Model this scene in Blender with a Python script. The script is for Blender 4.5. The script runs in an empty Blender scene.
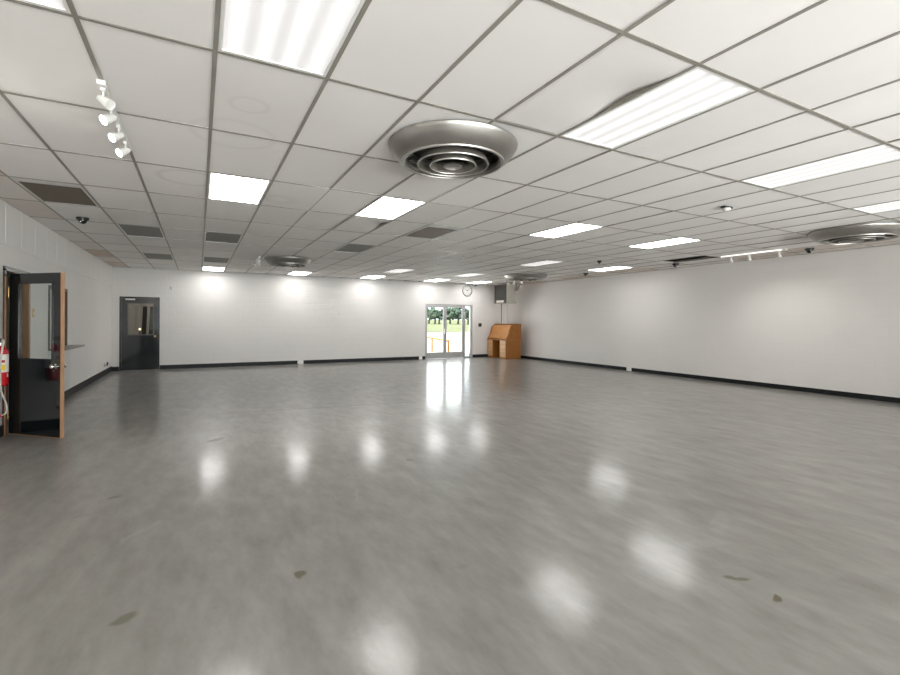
import bpy, bmesh, math, random
from mathutils import Vector, Matrix
C = bpy.context.scene.collection
S = bpy.context.scene
PI = math.pi
random.seed(7)

# ------------------------------------------------------------------ camera, world, sun, exposure
EYE = 1.49
F_PX, YAW, CY, ROLL = 467.34, 0.4933, 320.65, -0.0056
cd = bpy.data.cameras.new('camera')
cam = bpy.data.objects.new('camera', cd); C.objects.link(cam)
cd.sensor_width = 36.0
cd.sensor_fit = 'HORIZONTAL'
cd.lens = F_PX / 900 * 36.0
cd.shift_y = -(337.5 - CY) / 900
cd.clip_start = 0.05
cd.clip_end = 600
c_, s_ = math.cos(YAW), math.sin(YAW)
right, up, fwd = Vector((c_, -s_, 0)), Vector((0, 0, 1)), Vector((s_, c_, 0))
cr, sr = math.cos(ROLL), math.sin(ROLL)
r2, u2 = right * cr - up * sr, right * sr + up * cr
M = Matrix.Identity(4)
for i in range(3):
    M[i][0], M[i][1], M[i][2] = r2[i], u2[i], -fwd[i]
M[2][3] = EYE
cam.matrix_world = M
S.camera = cam

S.view_settings.view_transform = 'Standard'
S.view_settings.look = 'None'
S.view_settings.exposure = 0.13
S.view_settings.gamma = 1.0
S.view_settings.use_curve_mapping = False
S.cycles.use_denoising = True
S.cycles.max_bounces = 14
S.cycles.diffuse_bounces = 8
S.cycles.glossy_bounces = 5
S.cycles.transparent_max_bounces = 12
S.cycles.sample_clamp_indirect = 8.0
S.cycles.caustics_reflective = False
S.cycles.caustics_refractive = False

w = bpy.data.worlds.new('sky'); S.world = w; w.use_nodes = True
wn = w.node_tree
bg = wn.nodes['Background']
sky = wn.nodes.new('ShaderNodeTexSky')
sky.sky_type = 'HOSEK_WILKIE'
sky.turbidity = 6.0
sky.ground_albedo = 0.4
sky.sun_direction = Vector((-0.3, -0.5, 0.8)).normalized()
hz = wn.nodes.new('ShaderNodeMixRGB'); hz.inputs[0].default_value = 0.6
hz.inputs[2].default_value = (0.9, 0.95, 1.0, 1)
wn.links.new(sky.outputs[0], hz.inputs[1])
wn.links.new(hz.outputs[0], bg.inputs[0])
bg.inputs[1].default_value = 3.0

sd = bpy.data.lights.new('sun', 'SUN'); sd.energy = 9.0; sd.angle = 0.03; sd.color = (1, .96, .9)
so = bpy.data.objects.new('sun', sd); C.objects.link(so)
so.rotation_euler = (0, math.radians(-40), 0)   # high sun, no direct patch reaches the room

# added fill lamps, brightening the ceiling through assumed, unseen front windows
FRONT_FILL = 212.0
FRONT = -4.0
FRONT_WIN = [(-1.6, 2.2), (2.8, 6.6), (7.2, 10.0)]
for x0, x1 in FRONT_WIN:
    ld = bpy.data.lights.new('front_window_fill', 'AREA')
    ld.shape = 'RECTANGLE'; ld.size = x1 - x0; ld.size_y = 2.1; ld.spread = math.radians(100)
    ld.energy = FRONT_FILL; ld.color = (1.0, 0.98, 0.97)
    lo = bpy.data.objects.new('front_window_fill', ld); C.objects.link(lo)
    lo.location = ((x0 + x1) / 2, FRONT - 0.35, 1.35)
    lo.rotation_euler = (math.radians(90 + 30), 0, 0)          # points to +y and up, to brighten the ceiling
ld = bpy.data.lights.new('glass_door_daylight', 'AREA')        # daylight entering by the glass doors in the back wall
ld.shape = 'RECTANGLE'; ld.size = 2.0; ld.size_y = 2.0; ld.energy = 50; ld.color = (1, .985, .96)
lo = bpy.data.objects.new('glass_door_daylight', ld); C.objects.link(lo)
lo.location = (8.73, 16.75, 1.1); lo.rotation_euler = (math.radians(-90 - 22), 0, 0)
LAMP = 10.5        # radiance of a lit fluorescent diffuser

# ------------------------------------------------------------------ materials
def mat(name, col, rough=0.5, metal=0.0, var=0.0, scale=8.0, bump=0.0, bscale=60.0, spec=0.5, stretch=None):
    m = bpy.data.materials.new(name); m.use_nodes = True
    n, l = m.node_tree.nodes, m.node_tree.links
    b = n['Principled BSDF']
    b.inputs['Roughness'].default_value = rough
    b.inputs['Metallic'].default_value = metal
    b.inputs['Specular IOR Level'].default_value = spec
    b.inputs['Base Color'].default_value = (*col, 1)
    tc = n.new('ShaderNodeTexCoord')
    src = tc.outputs['Object']
    if stretch:
        mp = n.new('ShaderNodeMapping'); mp.inputs['Scale'].default_value = stretch
        l.new(src, mp.inputs[0]); src = mp.outputs[0]
    if var:
        t = n.new('ShaderNodeTexNoise'); t.inputs['Scale'].default_value = scale; t.inputs['Detail'].default_value = 5
        l.new(src, t.inputs['Vector'])
        rp = n.new('ShaderNodeValToRGB')
        rp.color_ramp.elements[0].position = 0.3; rp.color_ramp.elements[1].position = 0.7
        rp.color_ramp.elements[0].color = (*[max(0, c * (1 - var)) for c in col], 1)
        rp.color_ramp.elements[1].color = (*[min(1, c * (1 + var)) for c in col], 1)
        l.new(t.outputs['Fac'], rp.inputs[0]); l.new(rp.outputs[0], b.inputs['Base Color'])
    if bump:
        t2 = n.new('ShaderNodeTexNoise'); t2.inputs['Scale'].default_value = bscale
        l.new(src, t2.inputs['Vector'])
        bp = n.new('ShaderNodeBump'); bp.inputs['Strength'].default_value = bump; bp.inputs['Distance'].default_value = 0.01
        l.new(t2.outputs['Fac'], bp.inputs['Height']); l.new(bp.outputs[0], b.inputs['Normal'])
    return m

def emit(name, col, strength):
    m = bpy.data.materials.new(name); m.use_nodes = True
    n, l = m.node_tree.nodes, m.node_tree.links
    n.remove(n['Principled BSDF'])
    e = n.new('ShaderNodeEmission'); e.inputs[0].default_value = (*col, 1); e.inputs[1].default_value = strength
    l.new(e.outputs[0], n['Material Output'].inputs[0])
    return m

def glass(name, tint=(0.93, 0.96, 0.95), rough=0.02):
    m = bpy.data.materials.new(name); m.use_nodes = True
    n, l = m.node_tree.nodes, m.node_tree.links
    n.remove(n['Principled BSDF'])
    t = n.new('ShaderNodeBsdfTransparent'); t.inputs[0].default_value = (*tint, 1)
    g = n.new('ShaderNodeBsdfGlossy'); g.inputs['Roughness'].default_value = rough
    lw = n.new('ShaderNodeLayerWeight')
    pw = n.new('ShaderNodeMath'); pw.operation = 'POWER'; pw.inputs[1].default_value = 5.0
    l.new(lw.outputs['Facing'], pw.inputs[0])
    f = n.new('ShaderNodeMath'); f.operation = 'MULTIPLY_ADD'; f.inputs[1].default_value = .9; f.inputs[2].default_value = .03
    l.new(pw.outputs[0], f.inputs[0])
    mx = n.new('ShaderNodeMixShader')
    l.new(f.outputs[0], mx.inputs[0]); l.new(t.outputs[0], mx.inputs[1]); l.new(g.outputs[0], mx.inputs[2])
    l.new(mx.outputs[0], n['Material Output'].inputs[0])
    return m

def block_wall(name, col, horizontal, strength=0.35):
    """painted concrete block; horizontal = 'x' or 'y' (the axis the courses run along)"""
    m = bpy.data.materials.new(name); m.use_nodes = True
    n, l = m.node_tree.nodes, m.node_tree.links
    b = n['Principled BSDF']; b.inputs['Roughness'].default_value = 0.55
    b.inputs['Specular IOR Level'].default_value = 0.35
    tc = n.new('ShaderNodeTexCoord'); sp = n.new('ShaderNodeSeparateXYZ'); cb = n.new('ShaderNodeCombineXYZ')
    l.new(tc.outputs['Object'], sp.inputs[0])
    l.new(sp.outputs['X' if horizontal == 'x' else 'Y'], cb.inputs['X']); l.new(sp.outputs['Z'], cb.inputs['Y'])
    br = n.new('ShaderNodeTexBrick')
    br.inputs['Scale'].default_value = 1.0
    br.inputs['Brick Width'].default_value = 0.406; br.inputs['Row Height'].default_value = 0.203
    br.inputs['Mortar Size'].default_value = 0.006; br.inputs['Mortar Smooth'].default_value = 0.6
    for k in ('Color1', 'Color2'): br.inputs[k].default_value = (1, 1, 1, 1)
    br.inputs['Mortar'].default_value = (0, 0, 0, 1)
    l.new(cb.outputs[0], br.inputs['Vector'])
    no = n.new('ShaderNodeTexNoise'); no.inputs['Scale'].default_value = 90; no.inputs['Detail'].default_value = 3
    l.new(tc.outputs['Object'], no.inputs['Vector'])
    b1 = n.new('ShaderNodeBump'); b1.inputs['Strength'].default_value = strength; b1.inputs['Distance'].default_value = 0.008
    l.new(br.outputs['Color'], b1.inputs['Height'])
    b2 = n.new('ShaderNodeBump'); b2.inputs['Strength'].default_value = 0.055; b2.inputs['Distance'].default_value = 0.004
    l.new(no.outputs['Fac'], b2.inputs['Height']); l.new(b1.outputs[0], b2.inputs['Normal'])
    l.new(b2.outputs[0], b.inputs['Normal'])
    n2 = n.new('ShaderNodeTexNoise'); n2.inputs['Scale'].default_value = 0.9; n2.inputs['Detail'].default_value = 4
    l.new(tc.outputs['Object'], n2.inputs['Vector'])
    mx = n.new('ShaderNodeMixRGB'); mx.inputs[1].default_value = (*[c * 0.96 for c in col], 1); mx.inputs[2].default_value = (*[min(1, c * 1.03) for c in col], 1)
    l.new(n2.outputs['Fac'], mx.inputs[0])
    dk = n.new('ShaderNodeMixRGB'); dk.blend_type = 'MULTIPLY'; dk.inputs[2].default_value = (0.965, 0.965, 0.965, 1)
    inv = n.new('ShaderNodeMath'); inv.operation = 'SUBTRACT'; inv.inputs[0].default_value = 1.0
    l.new(br.outputs['Color'], inv.inputs[1]); l.new(inv.outputs[0], dk.inputs[0])
    l.new(mx.outputs[0], dk.inputs[1]); l.new(dk.outputs[0], b.inputs['Base Color'])
    return m

def floor_mat():
    m = bpy.data.materials.new('sealed_concrete'); m.use_nodes = True
    n, l = m.node_tree.nodes, m.node_tree.links
    b = n['Principled BSDF']
    tc = n.new('ShaderNodeTexCoord')
    def noise(scale, detail=6, rough=0.55, stretch=None, rot=0.0):
        t = n.new('ShaderNodeTexNoise'); t.inputs['Scale'].default_value = scale
        t.inputs['Detail'].default_value = detail; t.inputs['Roughness'].default_value = rough
        if stretch:
            mp = n.new('ShaderNodeMapping'); mp.inputs['Scale'].default_value = stretch
            mp.inputs['Rotation'].default_value = (0, 0, rot)
            l.new(tc.outputs['Object'], mp.inputs[0]); l.new(mp.outputs[0], t.inputs['Vector'])
        else:
            l.new(tc.outputs['Object'], t.inputs['Vector'])
        return t.outputs['Fac']
    def ramp(src, p0, p1, c0, c1):
        r = n.new('ShaderNodeValToRGB')
        r.color_ramp.elements[0].position = p0; r.color_ramp.elements[1].position = p1
        r.color_ramp.elements[0].color = (*c0, 1); r.color_ramp.elements[1].color = (*c1, 1)
        l.new(src, r.inputs[0]); return r.outputs[0]
    def mix(fac, a, c, mode='MIX'):
        x = n.new('ShaderNodeMixRGB'); x.blend_type = mode
        if isinstance(fac, float): x.inputs[0].default_value = fac
        else: l.new(fac, x.inputs[0])
        l.new(a, x.inputs[1])
        if isinstance(c, tuple): x.inputs[2].default_value = (*c, 1)
        else: l.new(c, x.inputs[2])
        return x.outputs[0]
    base = ramp(noise(0.7, 8, 0.6), 0.3, 0.72, (0.205, 0.197, 0.184), (0.30, 0.29, 0.272))
    base = mix(0.68, base, ramp(noise(6, 8, 0.65, (1.0, 0.35, 1), 0.5), 0.3, 0.7, (0.18, 0.172, 0.160), (0.345, 0.333, 0.314)))
    scuff = ramp(noise(2.6, 10, 0.72, (1.0, 0.3, 1), 1.0), 0.63, 0.76, (0, 0, 0), (.8, .8, .8))
    base = mix(scuff, base, (0.40, 0.39, 0.37))
    dark = ramp(noise(3.1, 9, 0.7, (0.4, 1.0, 1), 0.2), 0.62, 0.76, (0, 0, 0), (0.55, 0.55, 0.55))
    base = mix(dark, base, (0.13, 0.12, 0.105))
    # separate stains, cracks and scratches that the slab itself has
    jig = n.new('ShaderNodeTexNoise'); jig.inputs['Scale'].default_value = 9
    l.new(tc.outputs['Object'], jig.inputs['Vector'])
    jit = n.new('ShaderNodeVectorMath'); jit.operation = 'SCALE'; jit.inputs['Scale'].default_value = 0.10
    l.new(jig.outputs['Color'], jit.inputs[0])
    wob = n.new('ShaderNodeVectorMath'); wob.operation = 'ADD'
    l.new(tc.outputs['Object'], wob.inputs[0]); l.new(jit.outputs[0], wob.inputs[1])
    def stain(base, x, y, rx, ry, rot, col, amt):
        mp = n.new('ShaderNodeMapping'); mp.vector_type = 'TEXTURE'
        mp.inputs['Location'].default_value = (x + 0.05, y + 0.05, 0.05); mp.inputs['Rotation'].default_value = (0, 0, rot)
        mp.inputs['Scale'].default_value = (rx, ry, 10)
        l.new(wob.outputs[0], mp.inputs[0])
        ln = n.new('ShaderNodeVectorMath'); ln.operation = 'LENGTH'; l.new(mp.outputs[0], ln.inputs[0])
        mr = n.new('ShaderNodeMapRange'); mr.inputs['From Min'].default_value = 0.6; mr.inputs['From Max'].default_value = 1.0
        mr.inputs['To Min'].default_value = amt; mr.inputs['To Max'].default_value = 0.0
        l.new(ln.outputs['Value'], mr.inputs['Value'])
        return mix(mr.outputs[0], base, col)
    br, gr = (0.10, 0.075, 0.03), (0.10, 0.095, 0.05)
    for st in ((0.53, 2.82, .045, .05, 0, br, .8), (-0.33, 2.80, .07, .055, .3, gr, .6), (2.77, 1.61, .10, .03, -.6, gr, .75),
               (2.76, 1.39, .05, .025, .4, br, .9), (0.18, 6.45, .16, .05, .6, (0.06, .055, .05), .7), (-0.16, 6.47, .06, .03, 0, (0.06, .055, .05), .6),
               (-0.61, 4.76, .06, .04, 0, (0.07, .065, .06), .5), (2.2, 8.0, 2.4, .02, -.12, (.07, .068, .06), .75), (5.3, 7.2, 1.6, .018, -.1, (.07, .068, .06), .6),
               (2.0, 4.6, .06, .05, 0, gr, .5), (3.4, 2.1, .30, .07, .5, (.34, .34, .33), .35), (3.0, 1.95, .22, .06, -.3, (.34, .34, .33), .35),
               (-.35, 3.9, .25, .03, .9, (.33, .33, .32), .5), (1.2, 3.9, .2, .012, 1.2, (.33, .33, .32), .5), (.6, 5.9, .5, .01, 1.7, (.33, .33, .32), .4)):
        base = stain(base, *st)
    l.new(base, b.inputs['Base Color'])
    rg = ramp(noise(1.7, 7, 0.6), 0.3, 0.7, (0.06,) * 3, (0.13,) * 3)
    rg = mix(0.4, rg, ramp(noise(14, 5, 0.6, (1, 0.4, 1), 0.7), 0.3, 0.7, (0.06,) * 3, (0.24,) * 3))
    l.new(rg, b.inputs['Coat Roughness'])
    b.inputs['Coat Weight'].default_value = 0.55
    rb = n.new('ShaderNodeMath'); rb.operation = 'ADD'; rb.inputs[1].default_value = 0.26
    l.new(rg, rb.inputs[0]); l.new(rb.outputs[0], b.inputs['Roughness'])
    b.inputs['Specular IOR Level'].default_value = 0.30
    bp = n.new('ShaderNodeBump'); bp.inputs['Strength'].default_value = 0.07; bp.inputs['Distance'].default_value = 0.02
    l.new(noise(5, 4, 0.5, (1, 0.5, 1), 0.6), bp.inputs['Height'])
    b2 = n.new('ShaderNodeBump'); b2.inputs['Strength'].default_value = 0.055; b2.inputs['Distance'].default_value = 0.01
    l.new(noise(40, 5, 0.65, (1, .6, 1), .4), b2.inputs['Height']); l.new(bp.outputs[0], b2.inputs['Normal'])
    l.new(b2.outputs[0], b.inputs['Normal']); l.new(b2.outputs[0], b.inputs['Coat Normal'])
    return m

def tile_mat():
    m = bpy.data.materials.new('acoustic_tile'); m.use_nodes = True
    n, l = m.node_tree.nodes, m.node_tree.links
    b = n['Principled BSDF']; b.inputs['Roughness'].default_value = 0.8; b.inputs['Specular IOR Level'].default_value = 0.2
    g = n.new('ShaderNodeNewGeometry')
    r = n.new('ShaderNodeValToRGB')
    r.color_ramp.elements[0].color = (0.88, 0.862, 0.845, 1); r.color_ramp.elements[1].color = (0.94, 0.922, 0.905, 1)
    l.new(g.outputs['Random Per Island'], r.inputs[0])
    tc = n.new('ShaderNodeTexCoord')
    # pinkish-beige aged tiles in the cut strips along the two side walls
    sp = n.new('ShaderNodeSeparateXYZ'); l.new(tc.outputs['Object'], sp.inputs[0])
    lo = n.new('ShaderNodeMath'); lo.operation = 'LESS_THAN'; lo.inputs[1].default_value = -1.76; l.new(sp.outputs['X'], lo.inputs[0])
    hi = n.new('ShaderNodeMath'); hi.operation = 'GREATER_THAN'; hi.inputs[1].default_value = 10.44; l.new(sp.outputs['X'], hi.inputs[0])
    ad = n.new('ShaderNodeMath'); ad.operation = 'ADD'; l.new(lo.outputs[0], ad.inputs[0]); l.new(hi.outputs[0], ad.inputs[1])
    ml = n.new('ShaderNodeMath'); ml.operation = 'MULTIPLY'; l.new(ad.outputs[0], ml.inputs[0]); l.new(g.outputs['Random Per Island'], ml.inputs[1])
    m1 = n.new('ShaderNodeMixRGB'); m1.inputs[2].default_value = (0.66, 0.55, 0.47, 1)
    l.new(ml.outputs[0], m1.inputs[0]); l.new(r.outputs[0], m1.inputs[1])
    no = n.new('ShaderNodeTexNoise'); no.inputs['Scale'].default_value = 0.8; no.inputs['Detail'].default_value = 6
    l.new(tc.outputs['Object'], no.inputs['Vector'])
    r2_ = n.new('ShaderNodeValToRGB'); r2_.color_ramp.elements[0].position = .3; r2_.color_ramp.elements[1].position = .7
    r2_.color_ramp.elements[0].color = (.95, .945, .94, 1); r2_.color_ramp.elements[1].color = (1, 1, 1, 1)
    l.new(no.outputs['Fac'], r2_.inputs[0])
    m2 = n.new('ShaderNodeMixRGB'); m2.blend_type = 'MULTIPLY'; m2.inputs[0].default_value = 1
    l.new(m1.outputs[0], m2.inputs[1]); l.new(r2_.outputs[0], m2.inputs[2])
    cur = m2.outputs[0]
    for x, y, rad, wd, amt in ((-0.1, 5.62, .27, .05, .22), (.86, 6.05, .16, .12, .14), (.3, 3.5, .12, .03, .12), (.24, 4.12, .3, .04, .1)):   # water rings
        v = n.new('ShaderNodeVectorMath'); v.operation = 'DISTANCE'; v.inputs[1].default_value = (x, y, 2.965)
        l.new(tc.outputs['Object'], v.inputs[0])
        s1 = n.new('ShaderNodeMath'); s1.operation = 'SUBTRACT'; s1.inputs[1].default_value = rad; l.new(v.outputs['Value'], s1.inputs[0])
        s2 = n.new('ShaderNodeMath'); s2.operation = 'ABSOLUTE'; l.new(s1.outputs[0], s2.inputs[0])
        mr = n.new('ShaderNodeMapRange'); mr.inputs['From Max'].default_value = wd; mr.inputs['To Min'].default_value = amt; mr.inputs['To Max'].default_value = 0
        l.new(s2.outputs[0], mr.inputs['Value'])
        mm = n.new('ShaderNodeMixRGB'); mm.inputs[2].default_value = (.45, .42, .36, 1)
        l.new(mr.outputs[0], mm.inputs[0]); l.new(cur, mm.inputs[1]); cur = mm.outputs[0]
    l.new(cur, b.inputs['Base Color'])
    fn = n.new('ShaderNodeTexNoise'); fn.inputs['Scale'].default_value = 130; l.new(tc.outputs['Object'], fn.inputs['Vector'])
    bp = n.new('ShaderNodeBump'); bp.inputs['Strength'].default_value = .15; bp.inputs['Distance'].default_value = .003
    l.new(fn.outputs['Fac'], bp.inputs['Height']); l.new(bp.outputs[0], b.inputs['Normal'])
    return m

def diffuser_mat(name, strength, base=.85, amp=.3):
    """prismatic lens with the four tubes behind it"""
    m = bpy.data.materials.new(name); m.use_nodes = True
    n, l = m.node_tree.nodes, m.node_tree.links
    b = n['Principled BSDF']; b.inputs['Base Color'].default_value = (base, base, base, 1); b.inputs['Roughness'].default_value = .25
    tc = n.new('ShaderNodeTexCoord'); sp = n.new('ShaderNodeSeparateXYZ'); l.new(tc.outputs['Object'], sp.inputs[0])
    w1 = n.new('ShaderNodeMath'); w1.operation = 'MULTIPLY'; w1.inputs[1].default_value = 2 * PI / 0.142; l.new(sp.outputs['X'], w1.inputs[0])
    co = n.new('ShaderNodeMath'); co.operation = 'COSINE'; l.new(w1.outputs[0], co.inputs[0])
    mr = n.new('ShaderNodeMapRange'); mr.inputs['From Min'].default_value = -1
    mr.inputs['To Min'].default_value = strength * (1 + amp); mr.inputs['To Max'].default_value = strength * (1 - amp)
    l.new(co.outputs[0], mr.inputs['Value'])
    b.inputs['Emission Color'].default_value = (1, .98, .965, 1)
    l.new(mr.outputs[0], b.inputs['Emission Strength'])
    return m

def wood(name, c0, c1, stretch=(1, 14, 14), rough=.4):
    m = bpy.data.materials.new(name); m.use_nodes = True
    n, l = m.node_tree.nodes, m.node_tree.links
    b = n['Principled BSDF']; b.inputs['Roughness'].default_value = rough
    tc = n.new('ShaderNodeTexCoord'); mp = n.new('ShaderNodeMapping'); mp.inputs['Scale'].default_value = stretch
    l.new(tc.outputs['Object'], mp.inputs[0])
    t = n.new('ShaderNodeTexNoise'); t.inputs['Scale'].default_value = 3; t.inputs['Detail'].default_value = 7; t.inputs['Distortion'].default_value = 1.2
    l.new(mp.outputs[0], t.inputs['Vector'])
    r = n.new('ShaderNodeValToRGB'); r.color_ramp.elements[0].position = .3; r.color_ramp.elements[1].position = .7
    r.color_ramp.elements[0].color = (*c0, 1); r.color_ramp.elements[1].color = (*c1, 1)
    l.new(t.outputs['Fac'], r.inputs[0]); l.new(r.outputs[0], b.inputs['Base Color'])
    return m

MT = dict(
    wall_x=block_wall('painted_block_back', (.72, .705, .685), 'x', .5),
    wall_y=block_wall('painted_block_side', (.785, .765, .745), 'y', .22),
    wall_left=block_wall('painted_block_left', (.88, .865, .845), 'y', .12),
    panelling=mat('painted_panelling', (.87, .86, .845), .5, var=.02, scale=4, stretch=(1, 12, .4)),
    floor=floor_mat(), tile=tile_mat(),
    grid=mat('grey_tee_bar', (.30, .28, .245), .38, var=.12, scale=5, spec=.6),
    plenum=mat('dark_plenum', (.07, .05, .04), .9, var=.3, scale=3),  # brown deck, shade put into its colour so ceiling openings look dark
    base=mat('black_cove_base', (.010, .012, .013), .5, var=.3, scale=9, spec=.25),
    black=mat('black_gloss_paint', (.010, .013, .015), .10, var=.15, scale=7, spec=.75),
    blackm=mat('black_plastic', (.012, .012, .013), .35, var=.1, scale=30),
    white=mat('white_enamel', (.82, .82, .80), .35, var=.02, scale=20),
    lit=diffuser_mat('lit_diffuser', LAMP), dim=diffuser_mat('dim_diffuser', 0.55), near=diffuser_mat('soft_lit_diffuser', 0.66, .42, .20),
    unlit=mat('unlit_grey_diffuser', (.31, .305, .285), .75, var=.08, scale=14, bump=.2, bscale=200, spec=.15),
    brown=mat('dusty_brown_grille', (.115, .09, .065), .55, var=.2, scale=16, stretch=(1, 8, 1)),
    alu=mat('brushed_aluminium', (.44, .424, .40), .42, 1.0, var=.08, scale=6),
    alu_edge=mat('polished_aluminium_lip', (.50, .485, .46), .42, 1.0, var=.05, scale=20),
    ringd=mat('shade_dark_inner_vane', (.16, .145, .125), .6, .3, var=.2, scale=10),  # dark tone paints the vent's inner shade onto the vanes
    throat=mat('dark_duct_throat', (.03, .027, .023), .7, var=.3, scale=12),
    frame=mat('silver_door_frame', (.42, .42, .415), .45, .2, var=.05, scale=15),
    glass=glass('clear_pane'), glass_d=glass('dim_pane', (.80, .80, .78)),
    chrome=mat('chrome', (.75, .75, .74), .15, 1.0, var=.04, scale=40),
    oak=wood('honey_oak', (.27, .092, .013), (.40, .155, .027), (14, 14, 1.2)),
    oak_t=wood('honey_oak_tambour', (.42, .18, .05), (.54, .26, .085), (14, 1.2, 14)),
    oak_d=wood('honey_oak_drawers', (.50, .28, .13), (.62, .38, .20), (14, 1.2, 14)),
    jamb=wood('brown_wood_jamb', (.26, .125, .06), (.40, .21, .11), (14, 14, 1.0)),
    doorwood=wood('raw_wood_door_edge', (.36, .19, .095), (.48, .28, .16), (20, 20, 1.0)),
    darkwood=wood('dark_wood_frame', (.05, .035, .025), (.09, .06, .04), (14, 14, 1.0)),
    knee=mat('shadowed_wood_back', (.05, .022, .010), .6, var=.2, scale=8),  # kneehole shade painted into the back panel's colour
    counter=mat('grey_laminate', (.20, .19, .17), .3, var=.15, scale=20),
    cabinet=mat('white_laminate', (.80, .80, .79), .35, var=.02, scale=8),
    red=mat('red_enamel', (.55, .012, .02), .25, var=.08, scale=10),
    yellow=mat('yellow_label', (.85, .62, .05), .5, var=.05, scale=30),
    paper=mat('white_label', (.85, .83, .78), .5, var=.04, scale=30),
    dial=mat('grey_white_dial', (.56, .555, .54), .3, var=.04, scale=10),
    hose=mat('pale_hose', (.62, .60, .55), .45, var=.06, scale=30),
    brass=mat('aged_brass', (.55, .38, .16), .35, 1.0, var=.1, scale=30),
    beige=mat('beige_heater_enamel', (.50, .47, .41), .45, var=.06, scale=6),
    grille=mat('dark_heater_grille', (.022, .020, .018), .6, var=.2, scale=20),
    duct=mat('galvanised_duct', (.42, .40, .36), .4, .8, var=.15, scale=12),
    spot=emit('lit_spot_lens', (1, .96, .88), 26.0),
    spot_s=emit('lit_spot_lens_far', (1, .96, .88), 14.0),
    bulb=emit('small_lit_bulb', (1, .85, .6), 2.5),
    bar=emit('emissive_track_bar', (1, .97, .92), 1.3),  # the right-hand track's bar emits a weak white
    stopg=mat('grey_window_stop', (.13, .125, .115), .5, var=.1, scale=20),
    matte=mat('offwhite_matte_frame', (.68, .67, .65), .7, var=.03, scale=10),
    store=mat('grey_store_wall', (.42, .40, .37), .8, var=.1, scale=6),
    railing=mat('yellow_railing_paint', (.52, .20, .012), .5, var=.08, scale=12),
    pave=mat('sunlit_concrete_paving', (.58, .57, .56), .8, var=.08, scale=.5),
    grass=mat('mown_grass', (.20, .215, .10), .9, var=.25, scale=.15),
    leaf=mat('tree_leaves', (.075, .115, .080), .8, var=.5, scale=1.5),
    bark=mat('tree_bark', (.07, .055, .045), .9, var=.3, scale=6),
    road=mat('grey_road', (.34, .34, .34), .8, var=.1, scale=.4),
)

# ------------------------------------------------------------------ mesh helpers
class MB:
    def __init__(self): self.bm = bmesh.new(); self.smooth = False
    def box(self, x0, y0, z0, x1, y1, z1, mtx=None):
        vs = [self.bm.verts.new(Vector(p)) for p in ((x0, y0, z0), (x1, y0, z0), (x1, y1, z0), (x0, y1, z0), (x0, y0, z1), (x1, y0, z1), (x1, y1, z1), (x0, y1, z1))]
        for f in ((3, 2, 1, 0), (4, 5, 6, 7), (0, 1, 5, 4), (1, 2, 6, 5), (2, 3, 7, 6), (3, 0, 4, 7)):
            self.bm.faces.new([vs[i] for i in f])
        if mtx is not None:
            for v in vs: v.co = mtx @ v.co
        return self
    def bevel(self, w=.004, seg=2):
        bmesh.ops.bevel(self.bm, geom=list(self.bm.edges), offset=w, segments=seg, affect='EDGES', profile=.6)
        return self
    def lathe(self, prof, seg=48, mtx=None, close=False):
        rings = []
        for r, z in prof:
            if r < 1e-6: rings.append([self.bm.verts.new((0, 0, z))])
            else: rings.append([self.bm.verts.new((r * math.cos(2 * PI * k / seg), r * math.sin(2 * PI * k / seg), z)) for k in range(seg)])
        pairs = list(zip(rings, rings[1:]))
        if close: pairs.append((rings[-1], rings[0]))
        for a, b in pairs:
            for k in range(seg):
                k2 = (k + 1) % seg
                if len(a) == 1 and len(b) == 1: continue
                if len(a) == 1: self.bm.faces.new((a[0], b[k2], b[k]))
                elif len(b) == 1: self.bm.faces.new((a[k], a[k2], b[0]))
                else: self.bm.faces.new((a[k], a[k2], b[k2], b[k]))
        if mtx is not None:
            for rr in rings:
                for v in rr: v.co = mtx @ v.co
        self.smooth = True
        return self
    def tube(self, pts, r, seg=10, caps=True):
        pts = [Vector(p) for p in pts]; rings = []
        nrm = None
        for i, p in enumerate(pts):
            t = (pts[min(i + 1, len(pts) - 1)] - pts[max(i - 1, 0)]).normalized()
            if nrm is None:
                nrm = t.orthogonal().normalized()
            nrm = (nrm - t * nrm.dot(t)).normalized()
            bi = t.cross(nrm)
            rr = r[i] if isinstance(r, (list, tuple)) else r
            rings.append([self.bm.verts.new(p + (nrm * math.cos(2 * PI * k / seg) + bi * math.sin(2 * PI * k / seg)) * rr) for k in range(seg)])
        for a, b in zip(rings, rings[1:]):
            for k in range(seg):
                self.bm.faces.new((a[k], a[(k + 1) % seg], b[(k + 1) % seg], b[k]))
        if caps:
            self.bm.faces.new(list(reversed(rings[0]))); self.bm.faces.new(rings[-1])
        self.smooth = True
        return self
    def prism(self, prof, y0, y1):
        """polygon in xz extruded along y"""
        a = [self.bm.verts.new((x, y0, z)) for x, z in prof]; b = [self.bm.verts.new((x, y1, z)) for x, z in prof]
        n = len(prof)
        self.bm.faces.new(a); self.bm.faces.new(list(reversed(b)))
        for k in range(n): self.bm.faces.new((a[k], b[k], b[(k + 1) % n], a[(k + 1) % n]))
        return self
    def build(self, name, m, parent=None, smooth=None, loc=None):
        me = bpy.data.meshes.new(name)
        bmesh.ops.recalc_face_normals(self.bm, faces=list(self.bm.faces))
        sm = self.smooth if smooth is None else smooth
        if sm:
            for f in self.bm.faces: f.smooth = True
            for e in self.bm.edges:
                if len(e.link_faces) == 2 and e.calc_face_angle(0) > math.radians(40): e.smooth = False
        self.bm.to_mesh(me); self.bm.free()
        me.materials.append(m)
        o = bpy.data.objects.new(name, me); C.objects.link(o)
        if parent is not None: o.parent = parent
        if loc is not None: o.location = loc
        return o

def tag(o, label=None, cat=None, group=None, kind=None):
    if label: o['label'] = label
    if cat: o['category'] = cat
    if group: o['group'] = group
    if kind: o['kind'] = kind
    return o

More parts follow.
